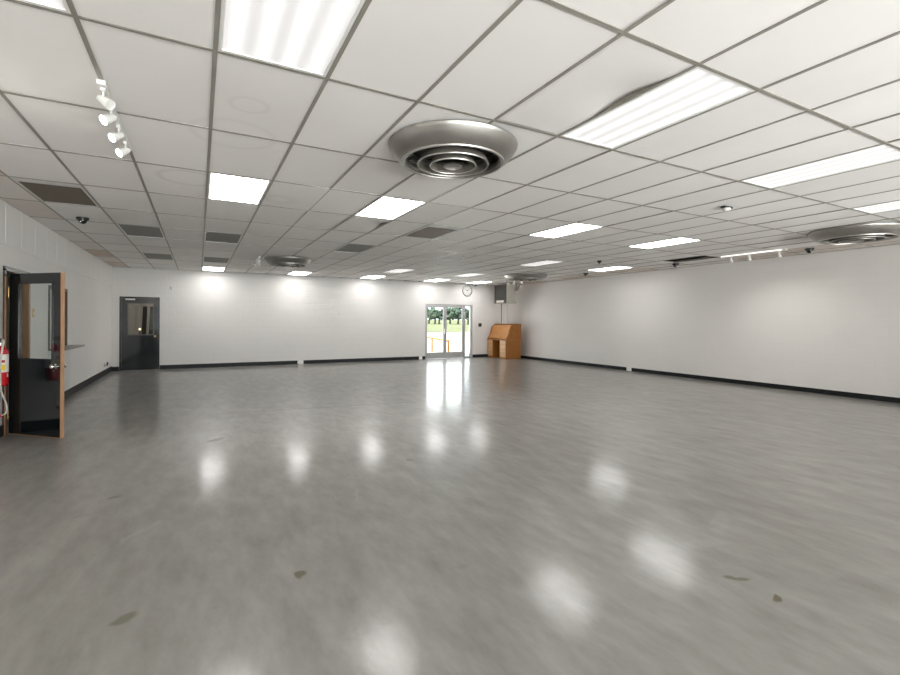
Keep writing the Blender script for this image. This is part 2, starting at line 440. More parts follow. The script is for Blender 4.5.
def thing(name, label, cat, loc=(0, 0, 0), rz=0, group=None):
    o = bpy.data.objects.new(name, None); C.objects.link(o)
    o.empty_display_size = .1
    o.location = loc; o.rotation_euler = (0, 0, rz)
    return tag(o, label, cat, group)

def struct(name, mb, m, label=None):
    o = mb.build(name, m); o['kind'] = 'structure'
    if label: o['label'] = label
    return o

def copy_tree(o, loc, label, rz=None):
    def rec(src, par):
        c = src.copy(); C.objects.link(c)
        if par is not None: c.parent = par
        for ch in list(src.children): rec(ch, c)
        return c
    c = rec(o, None); c.location = loc; c['label'] = label
    if rz is not None: c.rotation_euler = (0, 0, rz)
    return c

# ------------------------------------------------------------------ room shell
XL, XR, YB, YF, H = -2.186, 11.5, 16.28, FRONT, 2.965
T = .2
struct('floor', MB().box(XL - 1.6, YF - .2, -.15, XR + .2, YB + 2.2, 0), MT['floor'])

b = MB()   # back wall: black door opening, glass door opening
DX0, DX1, DZ = -2.00, -1.02, 2.13
GX0, GX1, GZ = 7.68, 9.79, 2.13
b.box(XL - T, YB, 0, DX0, YB + T, H + .4).box(DX0, YB, DZ, DX1, YB + T, H + .4).box(DX1, YB, 0, GX0, YB + T, H + .4)
b.box(GX0, YB, GZ, GX1, YB + T, H + .4).box(GX1, YB, 0, XR + T, YB + T, H + .4)
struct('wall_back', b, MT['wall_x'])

OY0, OY1, OZ = 7.93, 8.85, 2.12     # open doorway in the left wall
SY0, SY1, SZ0, SZ1 = 9.92, 11.12, .985, 2.04   # service window
b = MB()
b.box(XL - T, YF, 0, XL, OY0, H + .4).box(XL - T, OY0, OZ, XL, OY1, H + .4).box(XL - T, OY1, 0, XL, SY0, H + .4)
b.box(XL - T, SY0, 0, XL, SY1, SZ0).box(XL - T, SY0, SZ1, XL, SY1, H + .4).box(XL - T, SY1, 0, XL, YB, H + .4)
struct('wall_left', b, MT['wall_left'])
b = MB().box(XL, YF, 2.42, XL + .022, YB, H)
y = YF + .3
while y < YB - .2:
    b.box(XL + .0215, y, 2.44, XL + .0245, y + .012, H); y += .61
struct('trim_1', b, MT['panelling'], 'white upper wall panelling above the seam')
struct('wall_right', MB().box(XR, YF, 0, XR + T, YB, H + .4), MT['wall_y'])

b = MB()
xs = XL - T
for x0, x1 in FRONT_WIN:
    b.box(xs, YF - T, 0, x0, YF, H + .4); b.box(x0, YF - T, 0, x1, YF, .3); b.box(x0, YF - T, 2.4, x1, YF, H + .4); xs = x1
b.box(xs, YF - T, 0, XR + T, YF, H + .4)
struct('wall_front', b, MT['wall_x'])
for i, (x0, x1) in enumerate(FRONT_WIN):  # assumed unseen windows, added to let the fill in
    f = MB()
    for a0, a1, c0, c1 in ((x0, x0 + .06, .3, 2.4), (x1 - .06, x1, .3, 2.4), (x0, x1, .3, .36), (x0, x1, 2.34, 2.4), ((x0 + x1) / 2 - .03, (x0 + x1) / 2 + .03, .3, 2.4)):
        f.box(a0, YF - .14, c0, a1, YF - .06, c1)
    wo = struct('window_%d' % (i + 1), f, MT['frame'])
    MB().box(x0 + .05, YF - .105, .35, x1 - .05, YF - .098, 2.35).build('pane', MT['glass'], wo)

# baseboards
BH, BT = .12, .012
b = MB().box(XL, YB - BT, 0, DX0 - .005, YB, BH)
for x0, x1 in ((DX1 + .005, 2.93), (3.13, 7.42), (7.52, GX0 - .005), (GX1 + .005, XR)): b.box(x0, YB - BT, 0, x1, YB, BH)
struct('baseboard_back', b, MT['base'])
struct('baseboard_left', MB().box(XL, YF, 0, XL + BT, OY0 - .06, BH + .02).box(XL, OY1 + .06, 0, XL + BT, YB - BT, BH + .02), MT['base'])
struct('baseboard_right', MB().box(XR - BT, YF, 0, XR, 9.80, BH - .02).box(XR - BT, 10.0, 0, XR, YB - BT, BH - .02), MT['base'])

# ------------------------------------------------------------------ ceiling
AX, BY, TW, TL = 0.0727, 2.875, 0.61, 1.192
def cx(d): return AX + d * TW
def cy(r): return BY + r * TL
lit = [(-2, -1), (0, -1), (0, 2), (3, 2), (4, -1), (8, -1), (12, -1), (8, 2), (12, 2), (16, 5), (0, 10), (4, 10), (8, 10), (12, 10), (15, 10)]
dim = [(8, 8), (12, 5), (12, 8), (16, 8)]
unlit = [(-2, 5), (-2, 8), (0, 5), (0, 8), (4, 5)]
behind = [(0, -4), (4, -4), (8, -4), (12, -4)]  # unseen lights added behind the camera for illumination
grilles = [(-3, 3), (5, 3)]
missing = [(16, 3)]
vents = {(2, 0): 1, (3, 0): 1, (14, 0): 1, (15, 0): 1, (2, 7): 1, (3, 7): 1, (14, 7): 1, (15, 7): 1}
warped = {(3, -1): (1, .032, .1, .75), (3, 3): (1, .04, .1, .7)}
skip = set(lit + dim + unlit + behind + grilles + missing)
b = MB()
ys0 = int(math.floor((YF - BY) / TL))
for d in range(-4, 19):
    x0, x1 = max(cx(d), XL), min(cx(d + 1), XR)
    for r in range(ys0, 11):
        if (d, r) in skip: continue
        y0, y1 = max(cy(r), YF), min(cy(r + 1), YB)
        if x1 - x0 < .02 or y1 - y0 < .02: continue
        if (d, r) in warped:                                  # a tile whose long edge has curled up off its bar
            side, amp, c0, c1 = warped[(d, r)]
            rows_ = []
            for k in range(41):
                tt = k / 40
                u = min(max((tt - c0) / (c1 - c0), 0), 1); lift = amp * math.sin(PI * u) ** 2
                yy = y0 + .003 + (y1 - y0 - .006) * tt; row_ = []
                for top in (0, 1):
                    q_ = []
                    for m_ in range(9):
                        fx = m_ / 8; g_ = fx if side > 0 else 1 - fx
                        q_.append(b.bm.verts.new((x0 + .003 + (x1 - x0 - .006) * fx, yy, H + .001 + .016 * top + lift * g_ ** 3)))
                    row_ += q_ if top == 0 else q_[::-1]
                rows_.append(row_)
            for a_, c_2 in zip(rows_, rows_[1:]):
                for k in range(18): b.bm.faces.new((a_[k], a_[(k + 1) % 18], c_2[(k + 1) % 18], c_2[k])).smooth = k not in (8, 17)
            b.bm.faces.new(rows_[0]); b.bm.faces.new(list(reversed(rows_[-1])))
            continue
        n0 = len(b.bm.verts)
        z = H + .001 + random.uniform(0, .002)
        b.box(x0 + .003, y0 + .003, z, x1 - .003, y1 - .003, z + .016)
        b.bm.verts.ensure_lookup_table()
        vs = [b.bm.verts[k] for k in range(n0, n0 + 8)]
        tx, ty = random.uniform(-.004, .004), random.uniform(-.002, .002)
        if (d, r) == (1, 2): tx = -.03
        for v in vs:
            dz = tx * ((v.co.x - x0) / TW) + ty * ((v.co.y - y0) / TL)
            v.co.z += max(dz, -.009) if tx < -.02 else max(dz, 0) if abs(tx) < .02 else dz
ceil = struct('ceiling', b, MT['tile'])
g = MB()
GW = .012
for d in range(-3, 19):
    g.box(cx(d) - GW, YF, H - .003, cx(d) + GW, YB, H)
    g.box(cx(d) - .002, YF, H, cx(d) + .002, YB, H + .035)
for r in range(ys0 + 1, 11):
    g.box(XL, cy(r) - GW, H - .0035, XR, cy(r) + GW, H - .0002)
for (x0, y0, x1, y1) in ((XL, YF, XL + .022, YB), (XR - .022, YF, XR, YB), (XL, YF, XR, YF + .022), (XL, YB - .022, XR, YB)):
    g.box(x0, y0, H - .004, x1, y1, H - .0002)
tag(g.build('grid', MT['grid'], ceil), 'grey-brown metal grid bars')
MB().box(XL - T, YF - T, H + .36, XR + T, YB + T, H + .42).build('plenum_deck', MT['plenum'], ceil)

# ------------------------------------------------------------------ fluorescent troffers
def make_light(kind, label):
    t = thing('ceiling_light', label, 'ceiling light', group='recessed fluorescent ceiling lights')
    hx, hy = TW / 2 - .013, TL / 2 - .013
    f = MB()
    for x0, x1, y0, y1 in ((-hx, -hx + .018, -hy, hy), (hx - .018, hx, -hy, hy), (-hx + .018, hx - .018, -hy, -hy + .018), (-hx + .018, hx - .018, hy - .018, hy)):
        f.box(x0, y0, -.001, x1, y1, .03)
    f.build('frame', MT['white'], t)
    MB().box(-hx + .018, -hy + .018, .005, hx - .018, hy - .018, .010).build('diffuser', MT[kind], t)
    MB().box(-hx, -hy, .031, hx, hy, .09).build('housing', MT['white'], t)
    return t
protos = {}
LBL = {
    (-2, -1): 'lit ceiling light cut by the top left corner of the picture',
    (0, -1): 'big bright ceiling light nearest the camera, left of the large round vent',
    (0, 2): 'lit ceiling light right of the row of white spotlights on the left',
    (3, 2): 'lit ceiling light just behind the nearest big round vent',
    (4, -1): 'bright ceiling light with visible tubes, right of the nearest big round vent',
    (8, -1): 'lit ceiling light cut by the right picture edge, the nearer of the two there',
    (12, -1): 'lit ceiling light at the right picture edge above the right-hand round vent',
    (8, 2): 'lit ceiling light in the middle of the ceiling, right of the square brown grille',
    (12, 2): 'lit ceiling light midway between the middle of the ceiling and the long right wall',
    (16, 5): 'lit ceiling light close to the right wall behind the small black ceiling sensor',
    (0, 10): 'lit ceiling light by the back wall, leftmost of that row, nearest the black door',
    (4, 10): 'lit ceiling light by the back wall just below the far left round vent',
    (8, 10): 'lit ceiling light by the back wall, third from the left in that row',
    (12, 10): 'lit ceiling light by the back wall above the glass doors',
    (15, 10): 'lit ceiling light by the back wall right of the clock, next to the hanging heater',
    (8, 8): 'dim ceiling light one row in front of the third light along the back wall',
    (12, 5): 'dim ceiling light in front of the far right round vent',
    (12, 8): 'dim ceiling light nearest above the wall clock',
    (16, 8): 'dim ceiling light between the far right round vent and the right wall',
    (-2, 5): 'unlit grey ceiling light behind the black dome camera on the left',
    (-2, 8): 'unlit grey ceiling light farthest back on the left, above the black door',
    (0, 5): 'unlit grey ceiling light behind the lit one beside the white spotlights',
    (0, 8): 'unlit grey ceiling light just in front of the leftmost lit one at the back wall',
    (4, 5): 'unlit grey ceiling light in front of the far left round vent',
    (0, -4): 'added lit ceiling light unseen behind the camera, first from the left wall',
    (4, -4): 'added lit ceiling light unseen behind the camera, second from the left wall',
    (8, -4): 'added lit ceiling light unseen behind the camera, third from the left wall',
    (12, -4): 'added lit ceiling light unseen behind the camera, fourth from the left wall',
}
for kind, cells in (('lit', [q for q in lit if q[1] > -1]), ('near', [q for q in lit + behind if q[1] <= -1]), ('dim', dim), ('unlit', unlit)):
    for (d, r) in cells:
        loc = (cx(d + .5), cy(r + .5), H - .001)
        if kind not in protos:
            protos[kind] = make_light(kind, LBL[(d, r)]); protos[kind].location = loc
        else:
            copy_tree(protos[kind], loc, LBL[(d, r)])

NEARW = .16
# brown return-air grilles
def make_grille(label):
    t = thing('return_air_grille', label, 'air grille', group='brown ceiling grilles')
    hx, hy = TW / 2 - .012, TL / 2 - .012
    f = MB()
    for x0, x1, y0, y1 in ((-hx, -hx + .02, -hy, hy), (hx - .02, hx, -hy, hy), (-hx + .02, hx - .02, -hy, -hy + NEARW), (-hx + .02, hx - .02, hy - .02, hy)):
        f.box(x0, y0, -.002, x1, y1, .012)
    f.build('frame', MT['matte'], t)
    q = MB().box(-hx + .02, -hy + NEARW - .005, .010, hx - .02, hy - .02, .014)
    yy = -hy + NEARW + .02
    while yy < hy - .04:
        q.box(-hx + .02, yy, .002, hx - .02, yy + .02, .009); yy += .035
    q.build('louvre_panel', MT['brown'], t)
    return t
for i, (d, r) in enumerate(grilles):
    lb = ('brown ceiling grille near the left wall in front of the black dome camera', 'brown ceiling grille in the middle of the ceiling behind the nearest lit lights')[i]
    loc = (cx(d + .5), cy(r + .5), H - .001)
    if i == 0: g0 = make_grille(lb); g0.location = loc
    else: copy_tree(g0, loc, lb)

# ------------------------------------------------------------------ big round air diffusers
def make_vent(label):
    t = thing('round_air_vent', label, 'air vent', group='big round silver ceiling vents')
    prof = [(.40, .0), (.545, .0), (.553, -.008), (.552, -.018), (.542, -.035), (.530, -.055), (.512, -.078), (.488, -.102), (.462, -.122), (.438, -.136), (.432, -.140), (.405, -.128), (.40, -.10)]
    MB().lathe(prof, 96).build('bell', MT['alu'], t)
    MB().lathe([(.438, -.1365), (.436, -.1475), (.426, -.1500), (.416, -.1475), (.414, -.1350)], 96).build('rim', MT['alu_edge'], t)
    MB().lathe([(0, -.004), (.40, -.004)], 64).build('throat', MT['throat'], t)  # dark disc painted as the shade of the open duct
    for r, z in ((.298, -.158), (.192, -.168)):
        MB().lathe([(r - .022, z + .055), (r - .002, z + .004), (r + .002, z), (r + .008, z), (r + .010, z + .006), (r - .014, z + .057)], 80, close=True).build('ring', MT['ringd'], t)
        MB().lathe([(r - .0005, z + .003), (r + .001, z - .003), (r + .009, z - .003), (r + .0115, z + .004)], 80).build('lip', MT['alu_edge'], t.children[-1])
    MB().lathe([(0, -.180), (.068, -.178), (.082, -.170), (.078, -.160), (.06, -.15), (0, -.15)], 48).build('centre_cone', MT['alu'], t)
    s = MB()
    for k in range(3):
        a = 2 * PI * k / 3 + .4
        s.tube([(.015 * math.cos(a), .015 * math.sin(a), -.09), (.395 * math.cos(a), .395 * math.sin(a), -.09)], .006, 6)
    s.build('spider', MT['throat'], t)
    return t
VZ = H - .004
v0 = make_vent('large round silver air vent nearest the camera, in the middle of the ceiling')
v0.location = (1.885, 3.47, VZ); v0.scale = (.98, .98, 1)
copy_tree(v0, (1.90, 11.85, VZ), 'far round silver air vent near the back wall on the left')
v3 = copy_tree(v0, (9.223, 12.05, VZ), 'far round silver air vent above the hanging heater in the back right corner'); v3.scale = (1.26, 1.26, 1.0)
v4 = copy_tree(v0, (9.223, 3.49, VZ), 'round silver air vent cut by the right edge of the picture'); v4.scale = (1.14, 1.12, 1.0)

# ------------------------------------------------------------------ track lights
def axis_matrix(origin, axis):
    q = Vector(axis).normalized().to_track_quat('Z', 'Y').to_matrix().to_4x4()
    return Matrix.Translation(Vector(origin)) @ q
def track_light(label, a, y0, y1, heads, lens, power=0.0, size=1.0, bar='white', cone=1.9):
    """heads: (y, axis, lit); the track runs along y under the ceiling"""
    t = thing('track_light', label, 'track light', (a, (y0 + y1) / 2, H - .004))
    L = (y1 - y0) / 2
    MB().box(-.018, -L, -.022, .018, L, -.0005).bevel(.003).build('track', MT[bar], t)
    MB().box(-.024, -L - .03, -.03, .024, -L + .05, -.0005).bevel(.003).build('feed_box', MT['white'], t)
    for y, ax, on in heads:
        yy = y - (y0 + y1) / 2
        h = MB().box(-.012, yy - .03, -.045, .012, yy + .03, -.0215).bevel(.003)
        h.tube([(0, yy, -.04), (0, yy, -.085)], .007, 8)
        ho = h.build('head', MT['white'], t)
        m = axis_matrix((0, yy, -.095), ax)
        k = size
        MB().lathe([(0, -.045 * k), (.020 * k, -.043 * k), (.028 * k, -.030 * k), (.030 * k, .0), (.040 * k, .035 * k), (.044 * k, .075 * k), (.041 * k, .075 * k), (.037 * k, .045 * k)], 24, m).build('lamp_can', MT['white'], ho)
        MB().lathe([(0, .066 * k), (.030 * k, .0665 * k), (.041 * k, .064 * k)], 24, m).build('lens', lens if on else MT['white'], ho)
        if on and power:
            ld = bpy.data.lights.new('spot_lamp', 'SPOT'); ld.energy = power; ld.spot_size = cone; ld.spot_blend = 1.0; ld.shadow_soft_size = .07
            ld.color = (1, .95, .87)
            lo = bpy.data.objects.new('spot_lamp', ld); C.objects.link(lo); lo.parent = ho
            d = Vector(ax).normalized()
            lo.matrix_local = axis_matrix(Vector((0, yy, -.095)) + d * .09 * k, -d)
    return t
LD = (-.62, -.45, -.50)
track_light('white track of four small spotlights on the near left ceiling', -.537, 3.58, 4.86,
            [(3.63, (.55, -.3, -.4), False), (3.93, LD, True), (4.28, LD, True), (4.64, LD, True)], MT['spot'], 32, .78)
track_light('white track of three lit spotlights along the right wall', 10.30, 5.05, 6.35,
            [(5.16, (.26, -.10, -.95), True), (5.74, (.26, -.10, -.95), True), (6.13, (.26, -.10, -.95), True)], MT['spot'], 17, .8, 'bar', 2.3)
track_light('small white track light at the left edge of the far left vent', 1.24, 11.7, 12.7,
            [(11.8, (-.6, -.4, -.5), False), (12.15, (.6, -.4, -.5), False), (12.5, (-.6, -.4, -.5), False)], MT['white'])
track_light('small white track light between the far right vent and the hanging heater', 9.97, 13.15, 14.25,
            [(13.3, (.6, -.4, -.5), False), (13.7, (-.6, -.4, -.5), False), (14.1, (.6, -.4, -.5), False)], MT['white'])

# ------------------------------------------------------------------ dome cameras, sensors, sprinklers
def dome_camera(label):
    t = thing('dome_camera', label, 'security camera', group='black dome cameras')
    MB().lathe([(0, 0), (.078, 0), (.080, -.012), (.072, -.032), (.055, -.040), (0, -.040)], 32).build('housing', MT['blackm'], t)
    MB().lathe([(.052, -.040), (.050, -.058), (.038, -.078), (.020, -.088), (0, -.091)], 32).build('dome', MT['black'], t)
    MB().lathe([(0, 0), (.014, 0), (.014, .012), (.010, .014), (0, .014)], 16, axis_matrix((-.012, -.046, -.066), (-.1, -1, -.5))).build('eye', MT['chrome'], t)
    return t
dcs = [((-1.50, 8.55), 'black dome camera on the left ceiling behind the brown grille'),
       ((9.75, 15.95), 'black dome camera on the ceiling above the wall clock'),
       ((10.40, 10.61), 'black dome camera by the right wall, the farthest of those along it'),
       ((10.60, 7.70), 'black dome camera by the right wall beside the dark missing ceiling tile'),
       ((10.68, 4.80), 'black dome camera between the right-hand track light and the right-hand round vent')]
for i, ((x, y), lb) in enumerate(dcs):
    if i == 0: dc = dome_camera(lb); dc.location = (x, y, H - .003)
    else: copy_tree(dc, (x, y, H - .003), lb)
t = thing('ceiling_sensor', 'small black ceiling sensor in front of the lit light near the right wall', 'sensor', (8.54, 8.26, H - .003))
MB().lathe([(0, 0), (.05, 0), (.052, -.02), (.04, -.05), (0, -.06)], 24).build('body', MT['blackm'], t)
MB().lathe([(0, -.058), (.018, -.058), (.014, -.075), (0, -.08)], 16).build('lens', MT['black'], t)
def sprinkler(label):
    t = thing('sprinkler_head', label, 'sprinkler', group='ceiling sprinkler heads')
    MB().lathe([(0, 0), (.035, 0), (.033, -.006), (.012, -.010), (.011, -.03), (0, -.03)], 20).build('escutcheon', MT['duct'], t)
    MB().lathe([(0, -.030), (.024, -.032), (.024, -.036), (0, -.037)], 16).build('deflector', MT['duct'], t)
    return t
s0 = sprinkler('left one of two tiny sprinkler heads above the glass doors'); s0.location = (5.32, 9.23, H - .003)
copy_tree(s0, (5.42, 8.88, H - .003), 'right one of two tiny sprinkler heads above the glass doors')
t = thing('smoke_alarm', 'small ceiling fitting with dark ends and white cap on the right ceiling', 'smoke alarm', (5.92, 3.58, H - .001))
MB().box(-.085, -.03, -.022, .085, .03, -.001).bevel(.006).build('bracket', MT['blackm'], t)
MB().lathe([(0, -.022), (.045, -.022), (.045, -.04), (.03, -.055), (0, -.058)], 24).build('cap', MT['white'], t)

# ------------------------------------------------------------------ door_1: black door in the back wall
d1 = MB()
fx0, fx1 = DX0, DX1
d1.box(fx0, YB - .02, 0, fx0 + .045, YB + .12, DZ).box(fx1 - .045, YB - .02, 0, fx1, YB + .12, DZ).box(fx0 + .045, YB - .02, DZ - .045, fx1 - .045, YB + .12, DZ)
door1 = struct('door_1', d1, MT['black'], 'closed black door with a square window in the back wall')
lx0, lx1, ly0, ly1 = fx0 + .05, fx1 - .05, YB + .015, YB + .06
wx0, wx1, wz0, wz1 = -1.80, -1.18, 1.03, 1.94
lf = MB().box(lx0, ly0, .008, lx1, ly1, wz0).box(lx0, ly0, wz1, lx1, ly1, DZ - .05).box(lx0, ly0, wz0, wx0, ly1, wz1).box(wx1, ly0, wz0, lx1, ly1, wz1)
leaf1 = lf.build('leaf', MT['black'], door1)
st = MB()
for x0, x1, z0, z1 in ((wx0 - .015, wx0 + .008, wz0 - .015, wz1 + .015), (wx1 - .008, wx1 + .015, wz0 - .015, wz1 + .015), (wx0 + .008, wx1 - .008, wz0 - .015, wz0 + .008), (wx0 + .008, wx1 - .008, wz1 - .008, wz1 + .015)):
    st.box(x0, ly0 - .008, z0, x1, ly0 - .0005, z1)
tag(st.build('window_stop', MT['stopg'], leaf1), 'thin grey window surround')
MB().box(wx0, ly0 + .018, wz0, wx1, ly0 + .024, wz1).build('pane', MT['glass_d'], leaf1)
k = MB().lathe([(0, 0), (.028, 0), (.028, .008), (.010, .012), (.010, .035), (.024, .042), (.026, .055), (.018, .066), (0, .068)], 20, axis_matrix((lx1 - .07, ly0 - .0005, .98), (0, -1, 0)))
tag(k.build('knob', MT['brass'], leaf1), 'small dull brass knob')
tag(MB().box(-1.86, ly0 - .03, 2.035, -1.63, ly0 - .001, 2.075).bevel(.004).build('door_closer', MT['white'], door1), 'pale closer arm at the top')

# storeroom seen through its window
st = MB()
ry0, ry1, rx0, rx1 = YB + T, YB + 2.0, XL - .3, .6
st.box(rx0 - .05, ry0, 0, rx0, ry1, 2.6).box(rx1, ry0, 0, rx1 + .05, ry1, 2.6).box(rx0, ry1, 0, rx1, ry1 + .05, 2.6).box(rx0 - .05, ry0, 2.6, rx1 + .05, ry1 + .05, 2.66)
struct('wall_storeroom', st, MT['store'])
for x, dx, lb in ((-1.545, .07, 'black board leaning in the back storeroom, left of the pair behind the door window'),
                  (-1.375, .10, 'black board leaning in the back storeroom, right of the pair behind the door window')):
    mtx = Matrix.Translation((x, YB + 1.15, 0.001)) @ Matrix.Rotation(dx * .35, 4, 'Y') @ Matrix.Rotation(-.12, 4, 'X')
    tag(MB().box(-.058, -.012, .012, .058, .012, 1.9, mtx).build('leaning_board', MT['blackm']), lb, 'board', 'black boards in the storeroom')
t = thing('table_lamp', 'tiny glowing lamp in the storeroom behind the back door window', 'lamp', (-1.585, YB + .8, 0))
MB().lathe([(0, 0), (.16, 0), (.16, .02), (.015, .03), (.015, 1.12), (.05, 1.13), (0, 1.14)], 20).build('stand', MT['blackm'], t)
MB().lathe([(0, 1.14), (.02, 1.15), (.036, 1.175), (.028, 1.20), (0, 1.21)], 16).build('bulb', MT['bulb'], t)
pl = bpy.data.lights.new('storeroom_fill', 'POINT'); pl.energy = 26; pl.color = (1, .92, .82); pl.shadow_soft_size = .30  # added unseen light that brightens the storeroom, apart from the bulb
po = bpy.data.objects.new('storeroom_fill', pl); C.objects.link(po); po.location = (-.6, YB + .9, 2.1)

# ------------------------------------------------------------------ door_2: open black door on the left
fr = MB()
fr.box(XL - T + .02, OY0 - .04, 0, XL + .02, OY0 + .015, OZ).box(XL - T + .02, OY1 - .015, 0, XL + .02, OY1 + .05, OZ).box(XL - T + .02, OY0 - .04, OZ - .02, XL + .02, OY1 + .05, OZ + .035)
door2 = struct('door_2', fr, MT['black'], 'open black door with wood jamb in the left wall')
hx, hy = -2.15, 7.985
ox, oy = -1.492, 7.368
ang = math.atan2(oy - hy, ox - hx)
DW, DT, DH = .885, .045, 2.06
dm = Matrix.Translation((hx, hy, 0)) @ Matrix.Rotation(ang, 4, 'Z')
# local: x along the leaf, y = 0 is the camera-side face, +y behind
u0, u1, z0, z1 = .160, .745, .975, 1.935
lf = MB()
for a in ((.0, .0, .012, DW - .004, DT, z0), (.0, .0, z1, DW - .004, DT, DH), (.0, .0, z0, u0, DT, z1), (u1, .0, z0, DW - .004, DT, z1)): lf.box(*a, dm)
leaf2 = lf.build('leaf', MT['black'], door2)
ed = MB().box(DW - .004, -.0005, .012, DW, DT + .0005, DH, dm).box(0.0, .0, .003, DW, DT, .0115, dm)
tag(ed.build('edge', MT['doorwood'], leaf2), 'bare brown wood edge')
MB().box(u0, .018, z0, u1, .024, z1, dm).build('pane', MT['glass'], leaf2)
stp = MB()
for a0, a1, c0, c1 in ((u0 - .012, u0 + .008, z0 - .012, z1 + .012), (u1 - .008, u1 + .012, z0 - .012, z1 + .012), (u0 + .008, u1 - .008, z0 - .012, z0 + .008), (u0 + .008, u1 - .008, z1 - .008, z1 + .012)):
    stp.box(a0, -.006, c0, a1, -.0005, c1, dm)
stp.build('window_stop', MT['black'], leaf2)
for side, base in ((-1, -.0005), (1, DT + .0005)):
    m = dm @ axis_matrix((DW - .07, base, .895), (0, side, 0))
    tag(MB().lathe([(0, 0), (.032, 0), (.032, .008), (.012, .013), (.012, .036), (.026, .043), (.029, .056), (.020, .068), (0, .07)], 24, m).build('knob', MT['chrome'], leaf2), 'chrome knob')
for z in (.25, 1.82):
    h = MB().tube([dm @ Vector((-.012, .0, z - .06)), dm @ Vector((-.012, .0, z + .06))], .011, 10)
    tag(h.build('hinge', MT['brass'], leaf2), 'brass hinge')
tag(MB().box(XL - T + .021, OY1 - .022, .001, XL + .0225, OY1 - .0155, OZ - .021).box(XL + .0205, OY1 - .0155, .001, XL + .0245, OY1 + .05, OZ - .021).build('far_jamb', MT['jamb'], door2), 'brown wood jamb')
tag(MB().box(XL + .0205, OY0 - .05, 0.001, XL + .034, OY0 + .012, OZ - .1).build('casing', MT['jamb'], door2), 'brown wood casing strip')
# dark lobby behind the opening
st = MB()
qx = XL - 1.5
st.box(qx - .05, OY0 - .5, 0, qx, OY1 + .5, 2.6).box(qx, OY0 - .55, 0, XL - T, OY0 - .5, 2.6).box(qx, OY1 + .5, 0, XL - T, OY1 + .55, 2.6).box(qx - .05, OY0 - .55, 2.6, XL - T, OY1 + .55, 2.65)
struct('wall_lobby', st, MT['store'])

# light switch between doorway and service window, plus small bits on the left wall
t = thing('light_switch', 'cream light switch on the left wall seen through the open door pane', 'light switch', (XL, 9.12, 1.57))
MB().box(0.0005, -.045, -.065, .008, .045, .065).bevel(.002).build('plate', MT['brass'], t)
MB().box(.008, -.008, -.015, .016, .008, .012).build('toggle', MT['paper'], t)
t = thing('wall_pipe_stub', 'small dark pipe stub low on the left wall near the back corner', 'pipe', (XL, 15.1, .27))
MB().lathe([(0, .0005), (.05, .0005), (.05, .008), (.02, .012), (.02, .05), (0, .05)], 20, axis_matrix((0, 0, 0), (1, 0, 0))).build('flange', MT['chrome'], t)
MB().tube([(.04, 0, .0), (.07, 0, .01), (.08, -.03, .05), (.08, -.06, .07)], .018, 10).build('elbow', MT['blackm'], t)

# ------------------------------------------------------------------ service window and counter
sw = MB()
for y0, y1, c0, c1 in ((SY0, SY0 + .05, SZ0, SZ1), (SY1 - .05, SY1, SZ0, SZ1), (SY0 + .05, SY1 - .05, SZ1 - .05, SZ1)):
    sw.box(XL - T, y0, c0, XL + .018, y1, c1)
win = struct('window_4', sw, MT['darkwood'], 'service window with dark wood frame and white shutter')
sh = MB()
z = SZ0 + .002
while z < SZ1 - .06:
    sh.box(XL - .10, SY0 + .05, z, XL - .085, SY1 - .05, min(z + .074, SZ1 - .05)); z += .076
sh.build('shutter', MT['cabinet'], win)
t = thing('service_counter', 'white panelled counter front with grey shelf top on the left wall', 'counter', (XL, 11.0, 0))
MB().box(.001, -1.1, .955, .24, .36, .985).bevel(.004).build('countertop', MT['counter'], t)
MB().box(.0012, -1.06, .145, .012, .34, .95).build('body', MT['cabinet'], t)
yy = -1.03
for k in range(2):
    w_ = .66
    MB().box(.0125, yy, .72, .024, yy + w_, .93).bevel(.003).build('drawer', MT['cabinet'], t)
    MB().box(.0125, yy, .17, .024, yy + w_, .70).bevel(.003).build('door', MT['cabinet'], t)
    yy += .68

# ------------------------------------------------------------------ door_3: glass entrance in the back wall
fr = MB()
SX = 9.40    # side light starts
fw = .025
fr.box(GX0, YB + .02, 0, GX0 + fw, YB + .12, GZ).box(GX1 - .09, YB + .02, 0, GX1, YB + .12, GZ).box(GX0 + fw, YB + .02, GZ - .05, GX1 - .09, YB + .12, GZ)
fr.box(SX, YB + .02, 0, SX + .06, YB + .12, GZ - .05).box(SX + .06, YB + .02, 0, GX1 - .09, YB + .12, .05)
door3 = struct('door_3', fr, MT['frame'], 'double glass entrance doors with side pane in the back wall')
mid = (GX0 + fw + SX) / 2
for x0, x1, hside in ((GX0 + fw + .005, mid - .003, 1), (mid + .003, SX - .005, -1)):
    z1 = GZ - .055
    lf = MB().box(x0, YB + .04, .012, x1, YB + .085, .25).box(x0, YB + .04, z1 - .07, x1, YB + .085, z1)
    lf.box(x0, YB + .04, .25, x0 + .07, YB + .085, z1 - .07).box(x1 - .07, YB + .04, .25, x1, YB + .085, z1 - .07)
    lo = lf.build('leaf', MT['frame'], door3)
    MB().box(x0 + .05, YB + .06, .24, x1 - .05, YB + .066, z1 - .06).build('pane', MT['glass'], lo)
    hxx = x1 - .035 if hside == 1 else x0 + .035
    MB().tube([(hxx, YB + .039, .95), (hxx, YB - .01, .97), (hxx, YB - .01, 1.17), (hxx, YB + .039, 1.19)], .010, 8).build('pull_handle', MT['chrome'], lo)
MB().box(SX + .06, YB + .065, .05, GX1 - .09, YB + .071, GZ - .05).build('pane', MT['glass'], door3)

